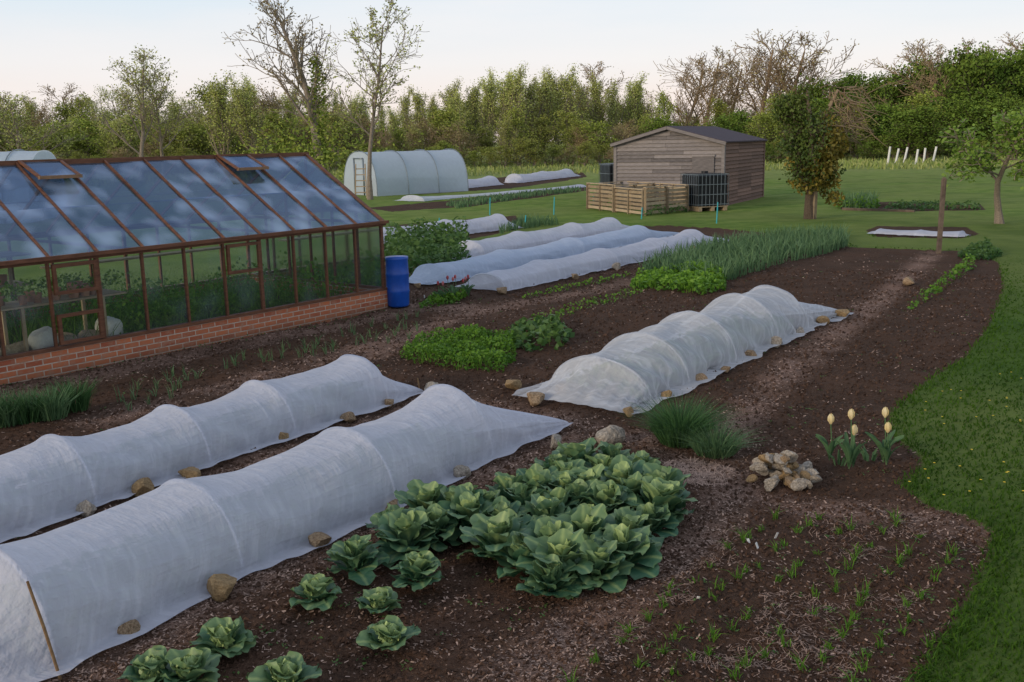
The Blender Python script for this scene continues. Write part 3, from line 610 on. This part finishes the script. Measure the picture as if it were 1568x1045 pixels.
mb=MB();flakes(mb,C,rng.uniform(.02,.07,len(C)),np.full(len(C),.003),rng.uniform(.2,.8,len(C)),.01);mb.build("straw_mulch",[M_chip])
patch("wall_foot_weeds",[(0,600),(0,592),(300,528),(592,472),(592,478),(300,536)],.07,500,.03,M_bean)
P,r=polar(900,5,24,-34,30);k=(soil_sd(P)>.1)&(path_sd(P)<0);P=P[k];C=np.repeat(P,6,0)+rng.normal(0,.02,(len(P)*6,2));mb=MB();cards(mb,withz(C,.012),.022,0,None,.6);mb.build("small_weeds",[M_bean])
# ------------------------------------------------------------ tulips
def tulip(u,v,vt,name,col,w=.035,closed=1):
    p=G(u,v);h=HT(p,u,vt);mb=MB();tube(mb,[(0,0,0),(.01,0,h*.5),(0,.01,h*.9)],[.006,.005,.005],6,0,.5)
    for k in range(6):
        a=k*math.pi/3+(k%2)*.1;pp=[]
        for t,rad,ww in((0,.004,.3),(.35,w*.5,.9),(.7,w*.52,.8),(1,w*.28,.12)):
            z=h*.87+t*w*2.1;c=Vector((math.cos(a)*rad,math.sin(a)*rad+.01,z));s=Vector((-math.sin(a),math.cos(a),0))*(w*.45*ww);pp+=[c-s,c+s]
        mb.add([tuple(x) for x in pp],[[0,1,3,2],[2,3,5,4],[4,5,7,6]],1,rng.random())
    for k in range(5):
        az=k*1.26+u;rs=np.random.default_rng(k);cleaf(mb,az,h*.62,.026 if w<.045 else .03,math.radians(80),.7,.5,.01,rs,.1,.3)
    o=mb.build(name,[M_leek,col],True);o.location=p;return o
for u,v,vt in((1270,705,642),(1300,718,632),(1306,715,660),(1352,708,630),(1357,712,656)):tulip(u,v,vt,"cream_tulip",M_cream,.044)
for u,v,vt in((1330,705,690),(1285,712,695)):tuft("tulip_foliage",u,v,.15,12,.05,.03,M_leek)
for k in range(8):
    u=672+k*7+random.uniform(-4,4);v=460-k*1.0+random.uniform(-4,4);tulip(u,v,v-random.uniform(20,34),"red_tulip",M_red,.038)
# ------------------------------------------------------------ canes, stakes, post, labels
def stick(name,a,b,r_,mat):
    mb=MB();a=Vector(a);b=Vector(b);tube(mb,[Vector((0,0,-.05)),(b-a)*.5,(b-a)],[r_,r_,r_*.85],7)
    o=mb.build(name,[mat],True);o.location=a;return o
p=G(92,1030);stick("bamboo_cane",p,p+Vector((-.10,-.03,.55)),.009,M_cane)
p=G(643,600);stick("bamboo_cane",p,p+Vector((-.02,0,.16)),.01,M_cane)
for u,v,vt in((750,330,303),(848,330,302),(804,350,330),(672,352,334),(908,318,300),(1097,343,310),(982,336,318)):
    p=G(u,v);h=HT(p,u,vt);o=stick("marker_stake",p,p+Vector((.03,0,h)),.022,M_teal)
M_post=mat_n("old_post_timber",(.08,.06,.045),(.19,.145,.11),5,.9,.5,.01,.2)
p=G(1437,386);h=HT(p,1443,272);mb=MB();beam(mb,(0,0,-.2),(.02,0,h*.98),.09,.09);beam(mb,(.02,0,h*.82),(.02,0,h),.12,.03);o=mb.build("timber_post",[M_post]);o.location=p
for u,v in((1147,832),(1160,838),(1068,920),(1188,822),(985,998),(650,455)):
    p=G(u,v);mb=MB();box(mb,(-.010,-.001,-.02),(.010,.001,.035));o=mb.build("plant_label",[M_white],False);o.location=p;o.rotation_euler=(.3,.2,u)
# ------------------------------------------------------------ shed
c0=G(1106,317);c1=G(1188,297);sdv=(c1-c0).normalized();az=math.atan2(sdv.y,sdv.x)
shed=empty("timber_shed",c0,az)
SW=4.6;SL=6.6;SE=HT(c0,1112,218);SR=SE+.62
sb=MB();bh=.15
z=0
while z<SR-.05:
    z1=min(z+bh,SR-.02)
    def yr(zz): 
        if zz<=SE:return 0,SW
        q=(SR-zz)/(SR-SE)*SW/2;return SW/2-q,SW/2+q
    a0,b0=yr(z);a1,b1=yr(z1)
    for xw,s in((0,-1),(SL,1)):
        xo=xw+s*.05;xi=xw+s*.002
        cut=rng.uniform(.3,.7);mid0=a0+(b0-a0)*cut;mid1=min(max(mid0,a1),b1)
        for (ya,yb,yc,yd) in((a0,mid0-.004,mid1-.004,a1),(mid0+.004,b0,b1,mid1+.004)):
            sb.add([(xo,ya,z),(xo,yb,z),(xw,yb,z),(xw,ya,z),(xi,yd,z1),(xi,yc,z1),(xw-s*.02,yc,z1),(xw-s*.02,yd,z1)],BOXF,0,rng.random()*.95)
    if z1<=SE+.1:
        for yw,s in((0,-1),(SW,1)):
            for q in range(3):
                xa=SL*q/3+.004;xb=SL*(q+1)/3-.004
                sb.add([(xa,yw+s*.05,z),(xb,yw+s*.05,z),(xb,yw,z),(xa,yw,z),(xa,yw+s*.002,z1),(xb,yw+s*.002,z1),(xb,yw-s*.02,z1),(xa,yw-s*.02,z1)],BOXF,1,rng.random())
    z=z1
for y_ in(0,SW):
    for x_ in(0,SL):beam(sb,(x_,y_,0),(x_,y_,SE),.13,.13,1 if x_ else 0,.6)
for s in(-1,1):
    y0=SW/2;ye=SW/2+s*(SW/2+.15)
    ze=SE-.15*(SR-SE)/(SW/2)
    sb.add([(-.2,y0,SR+.02),(SL+.2,y0,SR+.02),(SL+.2,ye,ze+.02),(-.2,ye,ze+.02),(-.2,y0,SR+.07),(SL+.2,y0,SR+.07),(SL+.2,ye,ze+.07),(-.2,ye,ze+.07)],BOXF,2)
    beam(sb,(-.22,y0,SR-.01),(-.22,ye,ze-.01),.03,.12,0,.5)
sb.add([(.05,.03,0),(SL-.05,.03,0),(SL-.05,SW-.03,0),(.05,SW-.03,0),(.05,.03,SE),(SL-.05,.03,SE),(SL-.05,SW-.03,SE),(.05,SW-.03,SE)],BOXF,0,.1)
box(sb,(-.09,.35,.1),(-.055,1.25,2.0),0,.2);box(sb,(-.11,.32,2.0),(-.055,1.28,2.08),0,.9)
sb.build("walls_and_roof",[M_board,M_board2,M_felt],False,shed)
# ------------------------------------------------------------ compost bins
a=G(900,320);b=G(986,331);c=G(1052,324)
cb_=empty("pallet_compost_bin",b);mb=MB()
def slats(p,q,h,n=6):
    d=(q-p);L_=d.length;
    for k in range(n):
        z=.05+k*(h-.05)/n;beam(mb,p+Vector((0,0,z+.05)),q+Vector((0,0,z+.05)),.025,(h/n)*.62,0,rng.random())
    for t in np.linspace(0.01,.99,max(2,int(L_/.9)+1)):
        m_=p.lerp(q,float(t));n_v=Vector((-d.y,d.x,0)).normalized()*.05;beam(mb,m_+n_v,m_+n_v+Vector((0,0,h)),.07,.07,0,rng.random()*.5)
        beam(mb,m_-n_v*.9,m_-n_v*.9+Vector((0,0,h)),.07,.03,0,rng.random()*.7)
    beam(mb,p+Vector((0,0,h+.02)),q+Vector((0,0,h+.02)),.12,.03,0,.9)
zero=Vector((0,0,0));A_=a-b;C_=c-b;dep=C_.copy()
slats(A_,A_*.51,1.02);slats(A_*.49,zero-Vector((.02,0,0)),.93);slats(zero+Vector((.02,.02,0)),C_*.5,1.0);slats(C_*.52,C_,.94)
slats(A_+dep*.9,dep*1.0+Vector((.0,.05,0)),.98);slats(A_*.5+Vector((0,.03,0)),A_*.5+dep*.95,.98);slats(A_+Vector((.0,.03,0)),A_+dep*.9,.98)
mb.build("slatted_sides",[M_pallet],False,cb_)
patch("compost_weeds",[(985,333),(1010,330),(1052,325),(1050,320),(990,326)],.4,600,.10,M_bean)
def ibc(u,v,rz):
    o=empty("caged_water_tank",G(u,v),rz);mb=MB();w=.6
    prof=[(.16,.54),(.19,.57),(1.05,.57),(1.12,.5),(1.13,.2)]
    for (z0,r0),(z1,r1) in zip(prof[:-1],prof[1:]):
        mb.add([(-r0,-r0,z0),(r0,-r0,z0),(r0,r0,z0),(-r0,r0,z0),(-r1,-r1,z1),(r1,-r1,z1),(r1,r1,z1),(-r1,r1,z1)],[[0,1,5,4],[1,2,6,5],[2,3,7,6],[3,0,4,7]],0)
    mb.add([(-.2,-.2,1.13),(.2,-.2,1.13),(.2,.2,1.13),(-.2,.2,1.13)],[[0,1,2,3]],0)
    tube(mb,[(0,0,1.12),(0,0,1.19)],[.12,.12],12,0);tube(mb,[(0,0,1.19),(0,0,1.195)],[.12,.001],12,0)
    for k in range(9):
        t=-w+2*w*k/8
        for p_ in((t,-w),(t,w),(-w,t),(w,t)):beam(mb,(p_[0],p_[1],.15),(p_[0],p_[1],1.12),.016,.016,1)
    for z in(.2,.5,.8,1.1):
        for s in(-1,1):beam(mb,(-w,s*w,z),(w,s*w,z),.02,.02,1);beam(mb,(s*w,-w,z),(s*w,w,z),.02,.02,1)
    for s in(-.5,0,.5):box(mb,(s-.06,-.6,0),(s+.06,.6,.12),2)
    box(mb,(-.6,-.6,.12),(.6,.6,.145),2);mb.build("tank_and_cage",[M_dark,M_metal,M_pallet],False,o);o.scale=(1.1,1.1,1.25);return o
ibc(1078,322,.35);ibc(945,303,.3).scale=(1.1,1.1,1.45);ibc(975,304,.3).scale=(1.1,1.1,1.45)
for q in range(4):
    p=G(1010+q*9,308);stick("leaning_board",p,p+Vector((random.uniform(-.2,.2),.2,random.uniform(1.3,1.7))),.07,M_board2)
# ------------------------------------------------------------ polytunnels
def polytunnel(name,loc,rz,w,h,L_):
    o=empty(name,loc,rz);mb=MB();ns=20;rows=[];nx=int(L_*2)
    for i in range(nx+1):
        x=L_*i/nx;rows.append([(x,-w/2*math.copysign(abs(math.cos(math.pi*q/ns))**.8,math.cos(math.pi*q/ns)),h*math.sin(math.pi*q/ns)**.8*(1-.012*(i%4!=0))) for q in range(ns+1)])
    mb.add(np.array(rows).reshape(-1,3),grid_faces(nx+1,ns+1));
    for x in(0,L_):
        rr=[(x,p[1],p[2]) for p in rows[0]];mb.add(rr,[list(range(ns+1))])
    mb.build("polythene_cover",[M_poly],True,o);mb=MB()
    for i in range(0,nx+1,4):
        tube(mb,[(L_*i/nx,p[1]*1.01,p[2]*1.01+.01) for p in rows[0]],[.022]*(ns+1),6)
    beam(mb,(-.03,-.5,0),(-.03,-.5,h*.85),.07,.06);beam(mb,(-.03,.5,0),(-.03,.5,h*.85),.07,.06);beam(mb,(-.03,-.5,h*.85),(-.03,.5,h*.85),.07,.06)
    mb.build("hoops_and_door_frame",[M_metal],True,o)
    mb=MB();n=1500;C=np.column_stack([rng.uniform(.3,L_-.3,n),rng.uniform(-w*.4,w*.4,n),rng.uniform(0,.8,n)]);cards(mb,C,.18);mb.build("crop_inside",[M_bean],False,o);return o
p=G(548,301);polytunnel("polytunnel",p+Vector((0,1,0)),math.radians(38),3.6,2.35,6)
polytunnel("polytunnel",Vector((-36,40,0)),math.radians(6),4.6,2.8,17)
p=G(553,304);mb=MB()
for s in(-.3,.3):beam(mb,(s,0,0),(s*.8,.35,1.75),.07,.05)
for k in range(5):beam(mb,(-.28,.07*k+.05,.3*k+.3),(.28,.07*k+.05,.3*k+.3),.05,.05)
o=mb.build("wooden_ladder",[M_pallet]);o.location=p
# ------------------------------------------------------------ trees
def tree_mesh(name,seed,h,r0,mats,nbr=(12,6,4),t0=.25,ang=(45,40,40),ratio=(.42,.5,.5),leafn=2500,ls=.22,spread=.35,trop=.15,wob=.12,twig=.012,leafall=False,lean=(0,0),flat=0):
    rs=np.random.default_rng(seed);mb=MB();tips=[]
    def br(p,d,L_,r_,lev):
        n=7 if lev==0 else 4;pts=[p.copy()];dirs=[d.copy()]
        for i in range(n):
            d=d+rs.normal(0,wob*(.5 if lev==0 else 1.2),3);d[2]+=trop*(.4 if lev else .2)
            d/=np.linalg.norm(d);p=p+d*L_/n;pts.append(p.copy());dirs.append(d.copy())
        rad=np.linspace(r_,max(twig,r_*(.25 if lev==0 else .35)),n+1)
        if lev==0:rad[0]*=1.35
        tube(mb,pts,rad,(9,5,3,3)[lev],0,rs.random())
        if lev<len(nbr):
            for j in range(nbr[lev]):
                t=(t0 if lev==0 else .15)+(1-(t0 if lev==0 else .15))*((j+rs.random())/nbr[lev]);t=min(t,.99)
                i=int(t*n);f=t*n-i;q=pts[i]*(1-f)+pts[i+1]*f;dd=dirs[i]
                a=rs.uniform(0,6.28) if lev else j*2.4+rs.uniform(-.4,.4);w=np.cross(dd,[math.cos(a),math.sin(a),.1]);w/=np.linalg.norm(w)+1e-9
                an=math.radians(ang[lev]*rs.uniform(.7,1.3));nd=dd*math.cos(an)+w*math.sin(an)
                ll=L_*ratio[lev]*rs.uniform(.7,1.2)*((1.15-.75*t) if lev==0 else 1)
                br(q,nd,ll,max(twig,rad[i]*(.5 if lev==0 else .6)),lev+1)
        else: tips.append(np.array(pts))
        if leafall and lev>0: tips.append(np.array(pts))
    d=np.array([lean[0],lean[1],1.]);d/=np.linalg.norm(d);br(np.zeros(3)+[0,0,-.1],d,h*.93,r0,0)
    if leafn:
        T=np.stack([t[:5] for t in tips]);k=rs.integers(0,len(T),leafn);q=rs.integers(1,5,leafn)
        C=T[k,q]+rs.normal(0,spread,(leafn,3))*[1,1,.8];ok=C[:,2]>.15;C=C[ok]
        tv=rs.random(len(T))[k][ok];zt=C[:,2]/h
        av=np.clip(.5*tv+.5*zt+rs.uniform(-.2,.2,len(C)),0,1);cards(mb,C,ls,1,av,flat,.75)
    zmax=max(v[:,2].max() for v in mb.V)
    for v in mb.V: v*=10/zmax
    return mb.build(name,mats,False,link=False)
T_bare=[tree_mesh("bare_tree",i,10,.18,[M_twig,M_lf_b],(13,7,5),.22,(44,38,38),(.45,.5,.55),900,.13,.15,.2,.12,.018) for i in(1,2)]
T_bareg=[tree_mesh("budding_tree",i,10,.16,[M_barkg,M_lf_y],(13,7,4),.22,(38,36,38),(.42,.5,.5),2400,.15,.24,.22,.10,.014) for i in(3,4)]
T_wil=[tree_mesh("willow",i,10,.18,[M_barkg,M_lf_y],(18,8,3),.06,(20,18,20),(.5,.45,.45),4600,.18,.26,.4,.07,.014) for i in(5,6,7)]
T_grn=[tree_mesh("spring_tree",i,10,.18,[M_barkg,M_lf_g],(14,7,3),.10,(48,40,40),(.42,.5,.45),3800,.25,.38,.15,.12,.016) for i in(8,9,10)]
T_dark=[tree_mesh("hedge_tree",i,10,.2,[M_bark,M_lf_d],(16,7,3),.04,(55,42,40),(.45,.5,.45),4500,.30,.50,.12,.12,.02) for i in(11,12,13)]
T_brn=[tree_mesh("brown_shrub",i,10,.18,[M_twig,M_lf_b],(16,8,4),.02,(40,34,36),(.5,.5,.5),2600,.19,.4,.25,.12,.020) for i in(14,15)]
tl=empty("distant_tree_line",(0,120,0))
def put(mesh,u,d,top=None,h=None,par=tl,sx=1,base=10.0):
    r_=ray(u,260);k=d/r_.y;p=Vector((r_.x*k,d,0))
    if h is None:h=HT(p,u,top)
    s=h/base
    return mkobj(mesh.name.split('.')[0],mesh,par,p-(par.location if par else Vector((0,0,0))),random.uniform(0,6.28),(s*sx,s*sx,s))
us_=[-300,0,60,110,200,300,400,440,560,620,680,760,820,870,930,980,1030,1080,1200,1260,1300,1380,1450,1568,1900]
tp=[155,142,140,148,130,122,108,115,130,138,112,90,92,92,98,112,142,150,135,112,102,95,72,52,50]
u=-320
while u<1850:
    t=float(np.interp(u,us_,tp))+random.uniform(-4,28);d=random.uniform(118,140)
    if u<330:m_=random.choice(T_wil[:2]+T_grn[:2]+T_brn[:1]+T_bareg*2)
    elif u<640:m_=random.choice(T_grn[:1]+T_wil+T_brn[:1])
    elif u<1010:m_=random.choice(T_wil*3+T_grn[:1])
    elif u<1230:m_=random.choice(T_brn+T_grn)
    else:m_=random.choice(T_dark*2+T_grn[:1])
    put(m_,u,d,t,sx=random.uniform(.9,1.35));u+=random.uniform(14,28)
u=-320
while u<1850:
    t=random.uniform(158,195)-(30 if u>1230 else 0);d=random.uniform(108,117)
    if u<640:m_=random.choice(T_brn+T_grn+T_wil[:1])
    elif u<1010:m_=random.choice(T_grn+T_brn+T_wil[:1])
    elif u<1230:m_=random.choice(T_grn+T_brn+T_dark[:1])
    else:m_=random.choice(T_dark+T_grn[:1])
    o=put(m_,u,d,t,sx=random.uniform(1.3,1.9));u+=random.uniform(15,27)
u=-300
while u<1850:
    put(random.choice(T_brn+T_grn if u<1230 else T_dark),u,random.uniform(145,165),float(np.interp(u,us_,tp))+random.uniform(32,52),sx=1.7);u+=27
u=-300
while u<1850:
    put(random.choice(T_grn*2+T_brn if u<1150 else T_dark+T_grn),u,random.uniform(101,108),h=random.uniform(1.6,3.2),sx=2.4);u+=random.uniform(18,30)
for u,t in((1045,84),(1075,72),(1110,80),(1160,45),(1195,52),(1225,72),(1410,58),(1440,66),(1475,55),(1530,50),(930,92),(130,125)):
    put(T_bare[int(u)%2],u,random.uniform(120,142),t,sx=1.6)
def solo(name,mesh,u,d,top,base=10,sx=1,v=None,rz=None):
    if v is not None:p=G(u,v);
    else:
        r_=ray(u,260);k=d/r_.y;p=Vector((r_.x*k,d,0))
    h=HT(p,u,top);s=h/base;return mkobj(name,mesh,None,p,random.uniform(0,6) if rz is None else rz,(s*sx,s*sx,s))
solo("budding_tree",T_bareg[0],215,85,62,sx=1.2);solo("budding_tree",T_bareg[1],250,88,95,sx=1.2);solo("budding_tree",T_bareg[1],30,70,135,sx=1.8)
solo("willow_tree",T_wil[0],345,100,108,sx=1.4);solo("willow_tree",T_wil[1],395,98,116,sx=1.4)
ivyt=tree_mesh("ivy_clad_tree",31,10,.24,[M_barkg,M_lf_b],(14,7,5),.3,(34,36,38),(.40,.5,.5),1100,.12,.15,.25,.12,.014)
o=solo("ivy_clad_tree",ivyt,492,75,-35,sx=1.25,rz=1)
mb=MB();n=1500;zz=rng.random(n)**1.2*6.2;rr=(.15+.40*vn(zz*1.3,zz*0,3))*np.sqrt(rng.random(n));aa=rng.uniform(0,6.28,n);cards(mb,np.column_stack([rr*np.cos(aa),rr*np.sin(aa),zz]),.16,0)
n=2000;bb=rng.normal(0,1,(n,3))*[1.6,1.3,.9]+[0,0,1.6];cards(mb,bb[bb[:,2]>0],.17,0);iv=mb.build("ivy",[M_lf_g]);iv.parent=o
slim=tree_mesh("slender_ash_tree",41,10,.11,[M_barkg,M_lf_y],(15,7,5),.34,(46,40,40),(.36,.48,.5),2000,.11,.08,.25,.10,.010)
solo("slender_ash_tree",slim,567,0,-30,v=306,sx=1.25,rz=2)
ivy2=tree_mesh("ivy_tree",51,10,.4,[M_bark,M_ivy],(14,8,4),.16,(44,48,45),(.36,.55,.5),8000,.24,.36,.12,.20,.03,leafall=True,lean=(-.10,0))
o=solo("ivy_covered_tree",ivy2,1240,0,112,v=335,sx=.95,rz=.3);ks=.75/o.scale[2]
mb=MB();tube(mb,[(0,0,-.1),(.1,0,1.5),(-.1,0,3.5),(-.5,0,5.6)],[.30,.24,.2,.12],8)
tube(mb,[(-.1,0,3.3),(.6,.1,4.4),(1.3,.1,5.6),(2.3,0,5.0)],[.16,.12,.07,.03],6)
tube(mb,[(.1,0,2.6),(.9,.1,3.4),(1.9,.1,4.2),(2.6,0,4.0)],[.12,.09,.05,.02],6)
rs=np.random.default_rng(3)
for k in range(170):
    b_=np.array([rs.uniform(.5,2.5),rs.normal(0,.4),rs.uniform(3.4,5.8)]);e_=b_+np.array([rs.uniform(.2,1.2),rs.normal(0,.4),rs.uniform(-1.0,.4)]);tube(mb,[b_,(b_+e_)/2+rs.normal(0,.1,3),e_],[.024,.018,.010],3)
t_=mb.build("dead_limbs",[M_twig]);t_.parent=o;t_.scale=(ks,)*3
mb=MB();n=4200;q=rs.normal(0,1,(n,3));q/=np.linalg.norm(q,axis=1)[:,None];q*=rs.random((n,1))**.45*[1.2,1.2,1.9];q+=[.45,0,2.5];q[:,0]+=.5*np.sin(q[:,2]*2);q[:,2]+=.4*np.sin(q[:,0]*3);q=q[(q[:,2]>.55)];q=q[vn(q[:,0]*1.6,q[:,2]*1.6,4)>.3]
cards(mb,q,.2,0,np.clip(rs.random(len(q))*.6+.3*(q[:,2]/6),0,1))
t_=mb.build("ivy_skirt",[mat_leaf("ivy_flowering",(.14,.12,.02),(.32,.25,.05),.15)]);t_.parent=o;t_.scale=(ks,)*3
apl=tree_mesh("apple_tree",61,10,.26,[M_barkg,M_lf_a],(11,7,4),.42,(62,48,45),(.5,.55,.5),3600,.32,.32,.10,.16,.03,leafall=True,lean=(-.12,0))
solo("apple_tree",apl,1530,0,150,v=343,sx=1.3,rz=0)
solo("hedge_shrub",T_dark[0],1420,100,170,sx=1.8);solo("hedge_shrub",T_dark[1],1385,100,158,sx=1.7)
for i,u in enumerate((1359,1371,1384,1402,1414,1428)):
    p=G(u,252-i%3);mb=MB();h=HT(p,u,225+(i*3)%5);tube(mb,[(0,0,0),(random.uniform(-.05,.25),0,h)],[.10,.10],8);o=mb.build("tree_guard",[M_white],True);o.location=p
for u0,v0,u1,v1 in((1325,314,1500,319),(1290,322,1400,326)):
    mb=MB();a=G(u0,v0);b=G(u1,v1);beam(mb,zero+Vector((0,0,.04)),b-a+Vector((0,0,.04)),.10,.10);o=mb.build("bed_edging_board",[M_post]);o.location=a
# ------------------------------------------------------------ light
w=bpy.data.worlds.new("World");S.world=w;w.use_nodes=True;nt=w.node_tree;nt.nodes.clear()
out=nt.nodes.new('ShaderNodeOutputWorld');bg=nt.nodes.new('ShaderNodeBackground');bg.inputs[1].default_value=.1
sky=nt.nodes.new('ShaderNodeTexSky');sky.sky_type='NISHITA';sky.sun_disc=False;EL,AZ=math.radians(16),math.radians(-128)
sky.sun_elevation=EL;sky.sun_rotation=AZ
tc=nt.nodes.new('ShaderNodeTexCoord');sp=nt.nodes.new('ShaderNodeSeparateXYZ');nt.links.new(tc.outputs['Generated'],sp.inputs[0])
cr=nt.nodes.new('ShaderNodeValToRGB');nt.links.new(sp.outputs[2],cr.inputs[0]);e=cr.color_ramp.elements
e[0].position=0;e[0].color=(.92,.77,.72,1);e[1].position=1;e[1].color=(.34,.41,.55,1)
for p_,c_ in((.04,(.90,.79,.75)),(.075,(.86,.83,.83)),(.13,(.72,.80,.87)),(.30,(.54,.64,.78)),(.6,(.40,.50,.67))):
    q=e.new(p_);q.color=(*c_,1)
mp=nt.nodes.new('ShaderNodeMapping');mp.inputs['Scale'].default_value=(1,1,6);nt.links.new(tc.outputs['Generated'],mp.inputs[0])
cn=noise(nt,2.2,6,.55,mp.outputs[0]);cl=mixc(nt,mth(nt,'MULTIPLY',ramp(nt,cn,.42,.68),.6),cr.outputs[0],(.90,.86,.86))
vm=nt.nodes.new('ShaderNodeVectorMath');vm.operation='SCALE';vm.inputs['Scale'].default_value=11.4;nt.links.new(cl,vm.inputs[0])
mx=mixc(nt,.12,vm.outputs[0],sky.outputs[0]);nt.links.new(mx,bg.inputs[0]);nt.links.new(bg.outputs[0],out.inputs[0])
sun=bpy.data.lights.new("sun","SUN");sun.energy=2.0;sun.angle=math.radians(16);sun.color=(1,.80,.57);so=bpy.data.objects.new("sun",sun);S.collection.objects.link(so)
dirv=Vector((math.sin(AZ)*math.cos(EL),math.cos(AZ)*math.cos(EL),math.sin(EL)));so.rotation_euler=dirv.to_track_quat('Z','Y').to_euler()
S.view_settings.view_transform='Standard';S.view_settings.look='None';S.view_settings.exposure=0
